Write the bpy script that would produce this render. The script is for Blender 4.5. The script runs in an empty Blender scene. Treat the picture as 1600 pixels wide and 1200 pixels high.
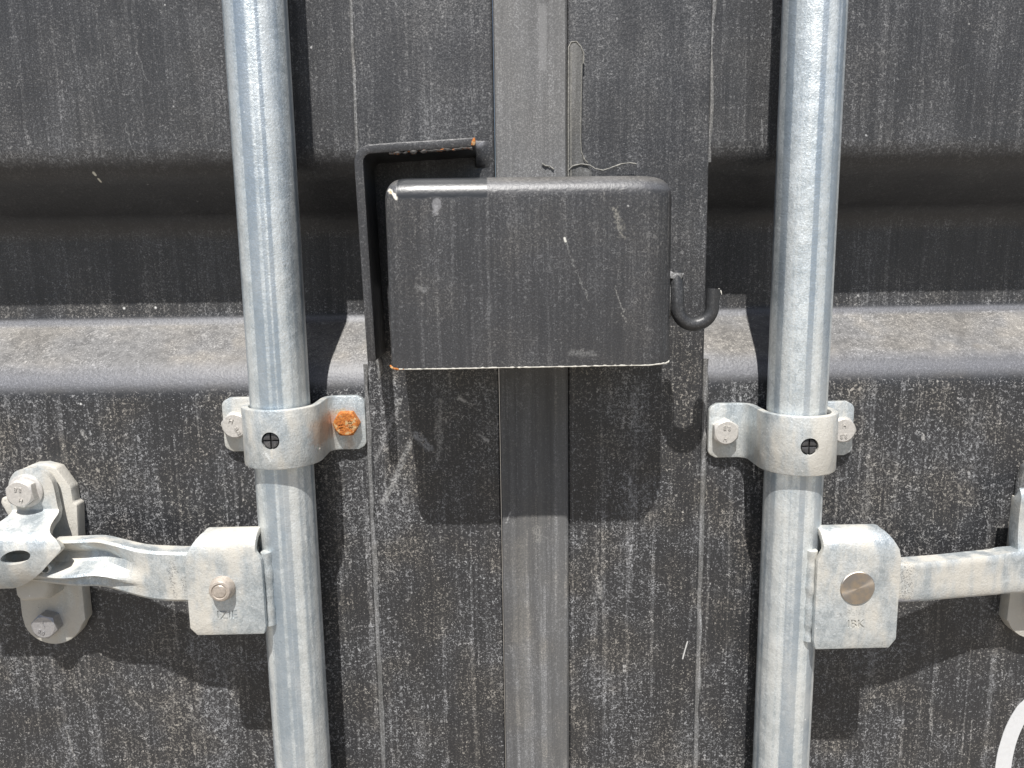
import bpy, bmesh, math, random
from mathutils import Matrix, Vector, noise as mnoise

# ---------------------------------------------------------------- scene, camera, sky, sun
SC = bpy.context.scene
COL = SC.collection
EYE = 1.35                     # eye height above the ground, metres
rad = math.radians

def make_camera():
    p, r, yaw = rad(8.8), rad(0.84), rad(1.0)
    R = Matrix.Rotation(-yaw, 3, 'Z') @ Matrix.Rotation(-p, 3, 'X')
    right, fw, up = R @ Vector((1, 0, 0)), R @ Vector((0, 1, 0)), R @ Vector((0, 0, 1))
    c, s = math.cos(r), math.sin(r)
    right, up = c*right - s*up, s*right + c*up
    cam = bpy.data.cameras.new('camera')
    cam.sensor_width = 36.0
    cam.lens = 1156.0/1600.0*36.0
    cam.clip_start = 0.01
    cam.clip_end = 2000.0
    o = bpy.data.objects.new('camera', cam)
    M = Matrix.Identity(4)
    for i in range(3):
        M[i][0], M[i][1], M[i][2] = right[i], up[i], -fw[i]
    M[0][3], M[1][3], M[2][3] = 0.0, -0.459, EYE
    o.matrix_world = M
    COL.objects.link(o)
    SC.camera = o
make_camera()

SUN_TRAVEL = Vector((0.13, 1.0, -1.88)).normalized()
SUN_EL = math.asin(-SUN_TRAVEL.z)
world = bpy.data.worlds.new('World')
SC.world = world
world.use_nodes = True
wn = world.node_tree
bgn = wn.nodes['Background']
sky = wn.nodes.new('ShaderNodeTexSky')
sky.sky_type = 'NISHITA'
sky.sun_disc = False
sky.sun_elevation = SUN_EL
sky.sun_rotation = math.pi + math.atan2(0.13, 1.0)
sky.dust_density = 1.5
wn.links.new(sky.outputs[0], bgn.inputs[0])
bgn.inputs[1].default_value = 0.054

sl = bpy.data.lights.new('sun', 'SUN')
sl.energy = 4.7
sl.angle = rad(0.55)
sl.color = (1.0, 0.97, 0.93)
so = bpy.data.objects.new('sun', sl)
so.rotation_euler = SUN_TRAVEL.to_track_quat('-Z', 'Y').to_euler()
so.location = (-0.5, -3, 5)
COL.objects.link(so)

SC.view_settings.view_transform = 'Standard'
SC.view_settings.look = 'None'
SC.view_settings.gamma = 1.0
SC.view_settings.exposure = 0.68
SC.cycles.max_bounces = 6

# ---------------------------------------------------------------- mesh builder (millimetres: x right, h out of the door, z up from eye level)
class MB:
    def __init__(self):
        self.v, self.f = [], []
    def add(self, vs, fs):
        n = len(self.v)
        self.v += [tuple(q) for q in vs]
        self.f += [tuple(i+n for i in q) for q in fs]
    def loft(self, secs, cap=True, closed=False):
        n, m = len(secs[0]), len(secs)
        vs = [p for s in secs for p in s]
        fs = []
        for i in range(m if closed else m-1):
            j = (i+1) % m
            for k in range(n):
                l = (k+1) % n
                fs.append((i*n+k, i*n+l, j*n+l, j*n+k))
        if cap and not closed:
            fs.append(tuple(range(n)))
            fs.append(tuple((m-1)*n+k for k in range(n)))
        self.add(vs, fs)
    def box(self, x0, x1, h0, h1, z0, z1):
        self.loft([[(x0,h0,z), (x1,h0,z), (x1,h1,z), (x0,h1,z)] for z in (z0, z1)])
    def prism_h(self, outline, h0, h1):
        self.loft([[(x,h,z) for x, z in outline] for h in (h0, h1)])
    def prism_x(self, outline, x0, x1):
        self.loft([[(x,h,z) for h, z in outline] for x in (x0, x1)])
    def prism_z(self, outline, z0, z1):
        self.loft([[(x,h,z) for x, h in outline] for z in (z0, z1)])
    def tube(self, path, radii, n=14, cap=True):
        P = [Vector(p) for p in path]
        if not isinstance(radii, (list, tuple)): radii = [radii]*len(P)
        secs, ref = [], None
        for i, p in enumerate(P):
            t = (P[min(i+1, len(P)-1)] - P[max(i-1, 0)]).normalized()
            if ref is None:
                ref = Vector((0,1,0)) if abs(t.y) < .9 else Vector((1,0,0))
            ref = (ref - t*ref.dot(t)).normalized()
            b = t.cross(ref)
            secs.append([tuple(p + (ref*math.cos(a) + b*math.sin(a))*radii[i]) for a in [2*math.pi*k/n for k in range(n)]])
        self.loft(secs, cap)
    def lathe_h(self, cx, cz, prof, n=40):
        self.loft([[(cx + r*math.cos(2*math.pi*k/n), h, cz + r*math.sin(2*math.pi*k/n)) for k in range(n)] for r, h in prof])
    def lathe_z(self, cx, ch, prof, n=48):
        self.loft([[(cx + r*math.cos(2*math.pi*k/n), ch + r*math.sin(2*math.pi*k/n), z) for k in range(n)] for r, z in prof])
    def mesh(self, name, org, bevel=0, segs=2, smooth=35, jitter=0):
        bm = bmesh.new()
        vs = [bm.verts.new((x, -h, z)) for x, h, z in self.v]
        for f in self.f:
            try: bm.faces.new([vs[i] for i in f])
            except ValueError: pass
        bmesh.ops.remove_doubles(bm, verts=bm.verts, dist=1e-4)
        bmesh.ops.recalc_face_normals(bm, faces=bm.faces)
        if bevel:
            es = [e for e in bm.edges if len(e.link_faces) == 2 and e.calc_face_angle(0) > rad(28)]
            bmesh.ops.bevel(bm, geom=es, offset=bevel, segments=segs, profile=.5, affect='EDGES', clamp_overlap=True)
        if jitter:
            for v in bm.verts:
                v.co += Vector(mnoise.noise_vector(v.co*.13))*jitter
        for v in bm.verts:
            v.co = Vector((v.co.x, v.co.y, v.co.z))*.001 - Vector(org)*.001
        me = bpy.data.meshes.new(name)
        bm.to_mesh(me); bm.free()
        for p in me.polygons: p.use_smooth = True
        me.set_sharp_from_angle(angle=rad(smooth))
        return me

def thing(name, label, cat, org=(0,0,0), group=None):
    """org = (x, h, z) in mm of the thing's base."""
    o = bpy.data.objects.new(name, None)
    o.empty_display_size = .02
    o.location = (org[0]*.001, -org[1]*.001, org[2]*.001 + EYE)
    o['label'] = label; o['category'] = cat
    if group: o['group'] = group
    COL.objects.link(o)
    o['_o'] = list(org)
    return o

ORG = {}
def org_of(o): return ORG[o]
def T(name, label, cat, org, group=None):
    o = thing(name, label, cat, org, group)
    del o['_o']
    ORG[o] = (org[0], -org[1], org[2])
    return o

def part(name, mb, mat, parent, label=None, **kw):
    org = ORG[parent]
    me = mb.mesh(name, org, **kw)
    me.materials.append(mat)
    o = bpy.data.objects.new(name, me)
    COL.objects.link(o)
    o.parent = parent
    ORG[o] = org
    if label: o['label'] = label
    return o

def bake(o, *mods):
    """apply modifiers by reading back the evaluated mesh"""
    dg = bpy.context.evaluated_depsgraph_get()
    me = bpy.data.meshes.new_from_object(o.evaluated_get(dg))
    old = o.data
    o.modifiers.clear()
    o.data = me
    bpy.data.meshes.remove(old)
    for p in me.polygons: p.use_smooth = True
    me.set_sharp_from_angle(angle=rad(35))

def cut(o, mb):
    me = mb.mesh('cutter', ORG[o])
    c = bpy.data.objects.new('cutter', me)
    COL.objects.link(c)
    c.parent = o.parent
    keep = o.data.copy()
    for solver in ('EXACT', 'FAST', None):
        if solver is None: o.modifiers.clear(); o.data = keep; break
        m = o.modifiers.new('cut', 'BOOLEAN'); m.operation = 'DIFFERENCE'; m.object = c; m.solver = solver
        bpy.context.view_layer.update()
        n_ = len(o.evaluated_get(bpy.context.evaluated_depsgraph_get()).data.vertices)
        if n_ > len(keep.vertices)*.8:
            bake(o); break
        o.modifiers.clear()
    bpy.data.objects.remove(c); bpy.data.meshes.remove(me)

def text_geo(s, size, depth, cx, h, cz, rot=0, mirror=False, mb=None):
    cu = bpy.data.curves.new('t', 'FONT')
    cu.body = s; cu.size = size; cu.align_x = 'CENTER'; cu.align_y = 'CENTER'; cu.extrude = depth/2
    cu.resolution_u = 2
    o = bpy.data.objects.new('t', cu); COL.objects.link(o)
    bpy.context.view_layer.update()
    me = bpy.data.meshes.new_from_object(o.evaluated_get(bpy.context.evaluated_depsgraph_get()))
    bpy.data.objects.remove(o)
    c, s_ = math.cos(rad(rot)), math.sin(rad(rot))
    vs = []
    for v in me.vertices:
        x, y, z = v.co
        if mirror: x = -x
        vs.append((cx + x*c - y*s_, h + z, cz + x*s_ + y*c))
    mb = mb or MB()
    mb.add(vs, [tuple(p.vertices) for p in me.polygons])
    bpy.data.meshes.remove(me)
    return mb

# ---------------------------------------------------------------- materials
class NT:
    """little expression layer over shader nodes"""
    def __init__(self, name):
        self.m = bpy.data.materials.new(name)
        self.m.use_nodes = True
        self.t = self.m.node_tree
        self.b = self.t.nodes['Principled BSDF']
        self.pos = self.vscale(self.vadd(self.geo('Position'), (0, 0, -EYE)), 1000.0)   # millimetres
        s = self.t.nodes.new('ShaderNodeSeparateXYZ')
        self.t.links.new(self.pos, s.inputs[0])
        self.x, self.z = s.outputs[0], s.outputs[2]
        self.y = s.outputs[1]
    def geo(self, o):
        n = self.t.nodes.new('ShaderNodeNewGeometry'); return n.outputs[o]
    def put(self, sock, v):
        if hasattr(v, 'is_linked') or isinstance(v, bpy.types.NodeSocket): self.t.links.new(v, sock)
        else: sock.default_value = v
    def math(self, op, a, b=0.0, c=0.0, clamp=False):
        n = self.t.nodes.new('ShaderNodeMath'); n.operation = op; n.use_clamp = clamp
        for i, q in enumerate((a, b, c)): self.put(n.inputs[i], q)
        return n.outputs[0]
    def add(self, *a):
        r = a[0]
        for q in a[1:]: r = self.math('ADD', r, q)
        return r
    def mul(self, *a):
        r = a[0]
        for q in a[1:]: r = self.math('MULTIPLY', r, q)
        return r
    def sub(self, a, b): return self.math('SUBTRACT', a, b)
    def mx(self, *a):
        r = a[0]
        for q in a[1:]: r = self.math('MAXIMUM', r, q)
        return r
    def clamp(self, a): return self.math('ADD', a, 0.0, clamp=True)
    def smooth(self, v, a, b, lo=0.0, hi=1.0):
        n = self.t.nodes.new('ShaderNodeMapRange'); n.interpolation_type = 'SMOOTHSTEP'
        if a > b: a, b, lo, hi = b, a, hi, lo
        self.put(n.inputs['Value'], v)
        n.inputs['From Min'].default_value = a; n.inputs['From Max'].default_value = b
        n.inputs['To Min'].default_value = lo; n.inputs['To Max'].default_value = hi
        return n.outputs[0]
    def vmul(self, v, s):
        n = self.t.nodes.new('ShaderNodeVectorMath'); n.operation = 'MULTIPLY'
        self.put(n.inputs[0], v); n.inputs[1].default_value = s; return n.outputs[0]
    def vscale(self, v, s): return self.vmul(v, (s, s, s))
    def vadd(self, v, s):
        n = self.t.nodes.new('ShaderNodeVectorMath'); n.operation = 'ADD'
        self.put(n.inputs[0], v); self.put(n.inputs[1], s); return n.outputs[0]
    def noise(self, v, scale, detail=2.0, rough=.5, color=False):
        n = self.t.nodes.new('ShaderNodeTexNoise')
        self.put(n.inputs['Vector'], v)
        n.inputs['Scale'].default_value = scale; n.inputs['Detail'].default_value = detail; n.inputs['Roughness'].default_value = rough
        return n.outputs['Color' if color else 'Fac']
    def voro(self, v, scale, feature='F1'):
        n = self.t.nodes.new('ShaderNodeTexVoronoi'); n.feature = feature
        self.put(n.inputs['Vector'], v); n.inputs['Scale'].default_value = scale
        s = self.t.nodes.new('ShaderNodeSeparateColor')
        if 'Color' in n.outputs and feature == 'F1': self.t.links.new(n.outputs['Color'], s.inputs[0])
        return n.outputs['Distance'], s.outputs[0], s.outputs[1]
    def mix(self, f, a, b):
        n = self.t.nodes.new('ShaderNodeMix'); n.data_type = 'RGBA'
        self.put(n.inputs[0], f)
        for s, q in ((n.inputs[6], a), (n.inputs[7], b)):
            if isinstance(q, tuple): s.default_value = q if len(q) == 4 else (*q, 1)
            else: self.t.links.new(q, s)
        return n.outputs[2]
    def bump(self, h, strength, dist=.001, prev=None):
        n = self.t.nodes.new('ShaderNodeBump')
        n.inputs['Strength'].default_value = strength; n.inputs['Distance'].default_value = dist
        self.t.links.new(h, n.inputs['Height'])
        if prev is not None: self.t.links.new(prev, n.inputs['Normal'])
        return n.outputs[0]
    def out(self, color, rough, metal=0.0, normal=None, spec=.5):
        b = self.b
        if isinstance(color, tuple): b.inputs['Base Color'].default_value = (*color, 1) if len(color) == 3 else color
        else: self.t.links.new(color, b.inputs['Base Color'])
        self.put(b.inputs['Roughness'], rough); self.put(b.inputs['Metallic'], metal)
        b.inputs['Specular IOR Level'].default_value = spec
        if normal is not None: self.t.links.new(normal, b.inputs['Normal'])
        return self.m
    def capsule(self, x0, z0, x1, z1, r0, r1, wob=2.0):
        """1 inside a stroke from (x0,z0) to (x1,z1), ragged by noise (mm)"""
        wx = self.mul(self.wob, wob*2)
        px, pz = self.sub(self.add(self.x, wx), x0), self.sub(self.add(self.z, wx), z0)
        dx, dz = x1-x0, z1-z0
        L = max(dx*dx + dz*dz, 1e-6)
        t = self.clamp(self.mul(self.add(self.mul(px, dx), self.mul(pz, dz)), 1/L))
        ex, ez = self.sub(px, self.mul(t, dx)), self.sub(pz, self.mul(t, dz))
        d = self.math('SQRT', self.add(self.mul(ex, ex), self.mul(ez, ez)))
        return self.smooth(d, r0, r1, 1.0, 0.0)

def squiggle(n, scale, thr, brk, off):
    p = n.vadd(n.pos, off)
    w = n.vadd(p, n.vscale(n.vadd(n.noise(p, scale*.6, 1, color=True), (-.5,-.5,-.5)), 3.0/scale))
    r = n.math('ABSOLUTE', n.sub(n.noise(w, scale, 1.0), .5))
    line = n.smooth(r, thr*.35, thr, 1.0, 0.0)
    b = n.noise(n.vadd(p, (91,17,33)), scale*1.3, 2)
    return n.mul(line, n.smooth(n.sub(b, brk), 0.0, .07))

def paint(name, base=(.019,.0195,.0215), dustc=(.42,.41,.39), film=.16, squig=.8, fleck=1.0, updust=1.0,
          rough=.38, peel=.35, zfade=True, marks=(), patch=None, stripes=None):
    n = NT(name)
    p = n.pos
    st = n.smooth(n.noise(n.vmul(p, (.07,.07,.006)), 1, 3, .6), .36, .66)          # broad rain runs
    sf = n.smooth(n.noise(n.vadd(n.vmul(p, (.50,.50,.017)), (7,3,1)), 1, 3, .65), .42, .66)   # fine runs
    grain = n.smooth(n.noise(p, 1.15, 3, .75), .46, .66)
    blotch = n.smooth(n.noise(p, .022, 3, .6), .34, .66)
    low = n.smooth(n.z, 20, -70) if zfade else .45
    f1 = n.mul(n.add(.26, n.mul(grain, .95)), n.add(n.sub(.58, n.mul(low, .26)), n.mul(st, .30), n.mul(sf, n.add(.34, n.mul(low, .36)))), n.add(.75, n.mul(blotch, .5)), film)
    f1 = n.mul(f1, n.sub(1.10, n.mul(low, .60)))
    trail = n.smooth(n.noise(n.vadd(n.vmul(p, (.24,.24,.0032)), n.vscale(n.noise(p, .05, 2, color=True), .5)), 1, 2, .6), .585, .66)   # long run-off trails
    edge = n.mul(n.smooth(n.z, 92, 66), n.smooth(n.z, 57, 63)) if zfade else 0.0       # grit caught along the crest of the trough
    f1 = n.add(f1, n.mul(trail, n.add(.25, grain), n.add(.35, n.mul(low, .4)), film))
    big = n.smooth(n.noise(n.vadd(p, (70,3,20)), .0115, 3, .6), .36, .64)
    br = n.sub(.665, n.add(n.mul(st, .045), n.mul(sf, .045), n.mul(blotch, .05), n.mul(low, .03), n.mul(trail, .05), n.mul(edge, .045), n.mul(big, .05)))
    s1 = squiggle(n, .36, .065, br, (0,0,0))
    s2 = squiggle(n, .70, .10, n.add(br, -.020), (301,77,-55))
    hv = n.smooth(n.noise(n.vadd(p, (5,-9,40)), .25, 3, .7), .35, .70, .25, 1.0)
    sq = n.mul(n.mx(n.mul(s1, .9), n.mul(s2, .75)), hv, n.add(.45, n.mul(low, .55)), squig)
    d, c1, c2 = n.voro(p, .085)
    fl = n.mul(n.smooth(n.add(d, n.mul(n.sub(n.noise(p, .9, 2), .5), .16)), .02, .075, 1.0, 0.0), n.smooth(c1, .84, .90), fleck)
    dust = n.add(f1, n.mul(sq, .85), n.mul(fl, .8))
    sep = n.t.nodes.new('ShaderNodeSeparateXYZ')
    n.t.links.new(n.geo('Normal'), sep.inputs[0])
    upn = n.smooth(sep.outputs[2], .30, .82)
    dust = n.mul(dust, n.smooth(sep.outputs[2], -.55, -.12, .30, 1.0))    # dust thinned on overhanging faces, also to deepen their shade
    bend = n.sub(1.0, n.mul(n.smooth(sep.outputs[2], .10, .38), .75))     # rain-washed crest of the bend
    crest_sheen = n.mul(n.smooth(sep.outputs[2], .14, .44), n.smooth(sep.outputs[2], .86, .50)) if updust else 0.0     # lilac sky sheen painted on the crest of each bend
    dust = n.mul(dust, bend)
    if updust:
        q = n.vadd(p, n.vscale(n.noise(p, .05, 2, color=True), 16.0))
        rip = n.noise(n.vmul(q, (.17,.17,.34)), 1, 5, .72)
        ud = n.add(.17, n.mul(n.smooth(rip, .36, .64), .13), n.mul(s1, .22), n.mul(s2, .26), n.mul(grain, .06), n.mul(n.smooth(n.noise(p, .03, 3), .35, .7), .10))
        dust = n.mx(dust, n.mul(upn, ud, updust), n.mul(crest_sheen, n.add(.20, n.mul(grain, .13), n.mul(s2, .12)), updust))
    dust = n.clamp(dust)
    warm = n.mul(n.smooth(n.noise(p, .03, 3), .40, .66), n.add(.25, n.mul(low, .75)))
    warm = n.mx(warm, n.mul(upn, n.smooth(n.noise(p, .02, 3), .35, .65, .25, .85)))
    tint = n.mix(warm, (dustc[0]*.97, dustc[1]*1.0, dustc[2]*1.07, 1), (dustc[0]*1.0, dustc[1]*.95, dustc[2]*.88, 1))
    if updust: tint = n.mix(n.mul(crest_sheen, .9), tint, (.40,.41,.455,1))
    bcol = (*base, 1)
    if stripes:
        v = n.smooth(n.noise(n.vmul(p, (.16,.16,.002)), 1, 2), .35, .65)
        bcol = n.mix(v, (*base, 1), (*stripes, 1))
    col = n.mix(dust, bcol, tint)
    rg = n.add(rough, n.mul(dust, .5))
    peel_k = peel
    pe = n.noise(p, .55, 2, .5)
    if patch:                                   # area of unweathered glossy paint
        x0, x1, z0, z1 = patch
        zz = n.add(n.z, n.mul(n.sub(n.noise(p, .12, 2), .5), 2.5))
        k = n.mul(n.smooth(n.x, x0-.4, x0+.4), n.smooth(n.x, x1+.4, x1-.4), n.smooth(zz, z0-.7, z0+.7), n.smooth(zz, z1+.5, z1-.5))
        col = n.mix(k, col, (.022,.024,.027,1))
        rg = n.add(n.mul(rg, n.sub(1.0, k)), n.mul(k, .36))
        pe = n.mul(pe, n.sub(1.0, n.mul(k, .6)))
    if marks:
        n.wob = n.sub(n.noise(p, .3, 3), .5)
        n.scuff = n.smooth(n.noise(p, .8, 4, .7), .38, .60)
    for mk in marks:
        x0, z0, x1, z1, r0, r1, wob, amt, c = mk
        k = n.mul(n.capsule(x0, z0, x1, z1, r0, r1, wob), amt)
        if len(c) == 4: k = n.mul(k, n.scuff)    # broken up by fine noise
        col = n.mix(k, col, (*c[:3], 1))
    h = n.bump(pe, peel, .0006)
    return n.out(col, n.clamp(rg), 0.0, h, .5)

def galv(name, dusty=.35, refl_bands=True, dirt=.3, metal=.50, base=.68, rough=.30, stains=(), dlo=.38, dhi=.64):
    n = NT(name)
    p = n.pos
    a = n.noise(p, .055, 4, .6)
    sp = n.noise(n.vmul(p, (1,1,.8)), 1.1, 4, .75)
    d, c1, c2 = n.voro(n.vadd(p, n.vscale(n.noise(p, .3, 2, color=True), 4.0)), .26)
    v = n.add(n.mul(a, .28), n.mul(sp, .60), n.mul(c1, .12))
    col = n.mix(n.smooth(v, .36, .66), (base*.70, base*.78, base*.82, 1), (base*1.18, base*1.26, base*1.29, 1))
    rs = 0.0
    if refl_bands:                                   # reflection bands painted lengthwise into the tube colour
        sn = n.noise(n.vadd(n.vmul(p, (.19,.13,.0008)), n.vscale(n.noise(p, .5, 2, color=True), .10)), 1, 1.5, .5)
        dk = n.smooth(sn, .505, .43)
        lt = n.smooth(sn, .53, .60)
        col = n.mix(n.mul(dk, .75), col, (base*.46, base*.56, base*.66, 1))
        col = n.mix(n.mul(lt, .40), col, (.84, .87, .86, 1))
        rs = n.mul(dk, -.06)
    du = n.mul(n.smooth(n.noise(n.vmul(p, (.05,.05,.018)), 1, 4, .6), dlo, dhi), n.smooth(n.z, 60, -140, .35, 1.0), dusty)
    col = n.mix(du, col, (.52,.488,.425,1))
    if dirt:
        dd, k1, k2 = n.voro(n.vadd(p, n.vscale(n.noise(p, .4, 2, color=True), 3.0)), .16)
        sm = n.mul(n.smooth(n.noise(p, .55, 4, .75), .58, .68), n.smooth(n.noise(p, .035, 3), .48, .62), dirt)
        col = n.mix(sm, col, (.16,.16,.155,1))
        wf = n.mul(n.smooth(dd, .03, .12, 1.0, 0.0), n.smooth(k1, .80, .86))
        col = n.mix(n.mul(wf, .8), col, (.88,.90,.90,1))
    if stains:
        n.wob = n.sub(n.noise(p, .3, 3), .5)
        n.scuff = n.smooth(n.noise(p, 1.1, 4, .75), .50, .58)
    for x0, z0, x1, z1, r0, r1, wob, amt, c in stains:
        k = n.mul(n.capsule(x0, z0, x1, z1, r0, r1, wob), amt)
        if len(c) == 4: k = n.mul(k, n.scuff)
        col = n.mix(k, col, (*c[:3], 1))
    rg = n.add(rough, n.mul(sp, .18), n.mul(du, .35), rs)
    mt = n.mul(n.sub(1.0, n.mul(du, .85)), metal)
    h = n.bump(n.noise(p, .8, 4, .7), .5, .0006)
    h = n.bump(a, .25, .003, h)
    return n.out(col, n.clamp(rg), mt, h)

def simple(name, col, rough, metal=0.0, var=.25, scale=.5, peel=.2, dust=0.0):
    n = NT(name)
    v = n.noise(n.pos, scale, 4, .65)
    c = n.mix(n.smooth(v, .3, .7), tuple(q*(1-var) for q in col), tuple(min(1, q*(1+var)) for q in col))
    if dust:
        c = n.mix(n.mul(n.smooth(n.noise(n.pos, .35, 4, .7), .5, .68), dust), c, (.45,.43,.40,1))
    h = n.bump(n.noise(n.pos, .9, 3), peel, .0006)
    return n.out(c, rough, metal, h)

W = (.52,.52,.51)
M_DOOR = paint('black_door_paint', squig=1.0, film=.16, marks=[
    (-62.5,-80,-64,-85, .3,2.2, 2.5, .55, (.45,.45,.44,1)),
    (-65,-88,-73,-103, .6,2.2, 1.5, .50, (.40,.40,.40,1)),
    (-73,-105,-79,-118, .3,1.6, 2, .45, (.40,.40,.40,1)),
    (-57,-107,-68,-132, .7,2.6, 1.8, .48, (.42,.42,.41,1)),
    (-68,-132,-75,-145, .8,3.0, 2.5, .50, (.42,.42,.41,1)),
    (-53,-102,-45,-111, 1.2,3.6, 1.2, .50, (.40,.41,.43,1)),
    (-37,-80,-39,-118, .1,2.4, 3.0, .40, (.48,.47,.45,1)),
    (-25,-79,-18,-83, .2,2.2, 2.5, .62, (.55,.54,.52,1)),
    (-13,-103,-8,-107, .2,1.8, 2.0, .5, (.55,.54,.52,1)),
    (-241.5,61,-240.9,60, .3,1.0, .3, .85, (.66,.64,.55)), (-240.4,57.6,-240,56.5, .2,.9, .3, .85, (.66,.64,.55)),
    (-252,-22,-252,-22, .1,1.3, .3, .9, (.72,.72,.70)),
    (-231,-22,-231,-22, .1,1.3, .3, .9, (.72,.72,.70)),
    (-261,-79,-261,-79, .1,1.1, .3, .9, (.70,.70,.68)),
    (122,-246,119,-258, .2,.7, .4, .75, (.66,.66,.64)),
    (-166,-304,-148,-330, .05,.8, 2.0, .5, (.45,.44,.42,1)), (-170,-318,-163,-338, .05,.7, 2.0, .45, (.45,.44,.42,1)), (-293,-300,-288,-332, .05,.8, 2.0, .5, (.45,.44,.42,1)), (290,-300,292,-320, .05,1.4, 3.0, .5, (.45,.44,.42,1)), (62,-200,64,-214, .2,2.0, 2.5, .5, (.50,.49,.47,1)), (80,-262,80.5,-266, .3,1.6, 1.2, .7, (.55,.54,.52,1)), (271,-108,272,-112, .3,1.6, 1.2, .7, (.55,.54,.52,1)), (-262,-96,-260,-101, .3,1.8, 1.4, .6, (.52,.51,.49,1)), (160,86,161,70, .05,.8, 2, .4, (.45,.45,.45,1)), (-206,126,-203,112, .05,.6, 2, .26, (.45,.45,.45,1)), (-218,88,-214,70, .05,.6, 2.5, .28, (.48,.48,.47,1)),
])
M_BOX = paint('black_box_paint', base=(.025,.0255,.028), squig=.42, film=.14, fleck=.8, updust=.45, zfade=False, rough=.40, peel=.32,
    patch=(-52,-4.6,37.6,60), marks=[
    (-31.0,35.0,-31.2,34.0, 2.2,3.0, 1.6, .55, (.24,.24,.25)), (-31.8,32.5,-32,30.0, 1.2,2.0, 1.4, .6, (.30,.30,.31,1)),
    (-56,42,-52.2,38, .3,1.5, 1.4, .95, (.74,.70,.62)),
    (-55.6,41.6,-55,40.6, .1,.8, .6, .9, (.55,.33,.16)),
    (36,16,36.6,14.4, .2,.9, .5, .9, (.66,.65,.60)),
    (37,13,41,1, .0,.6, 1.6, .34, (.42,.42,.40,1)), (42,-1,49,-17, .0,.6, 2.2, .34, (.42,.42,.40,1)),
    (63,-10,69,-29, .0,.8, 3.0, .42, (.45,.44,.41,1)),
    (-43,-8,-39,-10, .2,2.6, 3.0, .32, (.42,.42,.42,1)),
    (40,-45,52,-46, .4,2.6, 2.4, .25, (.42,.42,.41,1)),
    (62.5,31,67,16, .2,2.4, 4.0, .36, (.48,.46,.40,1)),
])
M_RUBBER = paint('door_seal_rubber', base=(.066,.066,.067), stripes=(.088,.088,.088), film=.34, squig=.34, fleck=.25, updust=0, rough=.72, peel=.12, marks=[(29,148,28.5,116, 1.2,3.4, 1.5, .22, (.36,.36,.36)), (3,-160,6,-153, .1,.9, .8, .6, (.45,.45,.44,1)), (22,-164,24,-172, .5,3.0, 3, .3, (.40,.39,.36,1)), (31,-70,30,-150, 1,7, 4, .28, (.045,.045,.045)), (12,-175,13,-300, 1,8, 5, .18, (.30,.28,.24,1))])
M_HOOK = paint('black_hook_paint', base=(.022,.023,.025), film=.08, squig=.3, fleck=.2, updust=0, rough=.42, peel=.3, zfade=False)
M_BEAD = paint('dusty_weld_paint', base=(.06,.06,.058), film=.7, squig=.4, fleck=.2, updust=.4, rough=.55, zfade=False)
M_SEAL = paint('dried_sealant', base=(.055,.055,.052), film=.28, squig=.3, fleck=0, updust=0, rough=.7, zfade=False)
M_GALV = galv('galvanised_steel', dusty=.85, refl_bands=False, base=.50, metal=.55, stains=[
    (-192.5,-167,-191,-172, .5,3, 3, .85, (.07,.07,.075,1)), (-195,-170,-192.5,-187, .4,2.0, 2, .85, (.07,.07,.075,1)), (-187,-176,-186,-184, .2,2.2, 3, .7, (.09,.09,.09,1)),
    (241,-181,242,-199, 2.0,6.5, 4, .75, (.13,.13,.13,1)), (238,-200,250,-201.5, .6,2.4, 2, .6, (.25,.26,.31)),
    (200,-205,214,-203, .5,3.5, 3, .6, (.20,.20,.19,1)),
    (-106,-88,-105,-98, .5,5.5, 3, .38, (.50,.25,.10)), (-101,-86.5,-98,-86, .3,3.0, 3, .45, (.55,.42,.16)), (-95,-101,-94.5,-107, .5,5.0, 3, .30, (.45,.24,.10)),
    (-134,-101,-130,-104, .3,2.2, 3, .8, (.85,.88,.88,1)), (-128.8,-98.5,-128.6,-103, .1,1.2, .6, .6, (.66,.63,.56))])
M_PIPE = galv('galvanised_tube', dusty=.40, refl_bands=True, dirt=.10, metal=.70, base=.70, rough=.30)
M_CAST = galv('dusty_galvanised_casting', dusty=.85, refl_bands=False, dirt=.8, metal=.6, base=.50, dlo=.22, dhi=.5)
M_BOLT = simple('zinc_bolt', (.52,.50,.47), .45, .35, .12, .6, .15, dust=.2)
M_BOLTD = simple('dull_grey_bolt', (.36,.355,.36), .4, .55, .15, .6, .15, dust=.25)
M_PIN = simple('dirty_pivot_pin', (.42,.37,.32), .45, .35, .18, .5, .15)
M_PLASTIC = simple('black_plastic', (.05,.05,.052), .33, 0, .3, .4, .1, dust=.12)
M_WHITE = simple('white_vinyl', (.56,.565,.57), .5, 0, .03, .3, .05, dust=.15)
M_CURL = simple('pale_dry_sealant', (.20,.195,.175), .7, 0, .35, .6, .3, dust=.4)
M_EDGE = simple('bare_white_edge', (.66,.64,.58), .6, 0, .18, .8, .1)

def rust_mat(name, dark):
    n = NT(name)
    v = n.noise(n.pos, .8, 5, .7)
    c = n.mix(n.smooth(v, .35, .65), (.27,.075,.013,1), (.50,.175,.030,1))
    if not dark:
        c = n.mix(n.smooth(n.noise(n.pos, .33, 3), .55, .68), c, (.46,.32,.16,1))
    else:
        c = n.mix(n.smooth(n.noise(n.pos, .25, 4, .7), .56, .66), (.07,.066,.062,1), c)
    return n.out(c, .8, 0.0, n.bump(v, .5, .0012))
M_RUST = rust_mat('orange_rust', False)
M_RUSTB = rust_mat('rusty_cut_edge', True)

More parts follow.
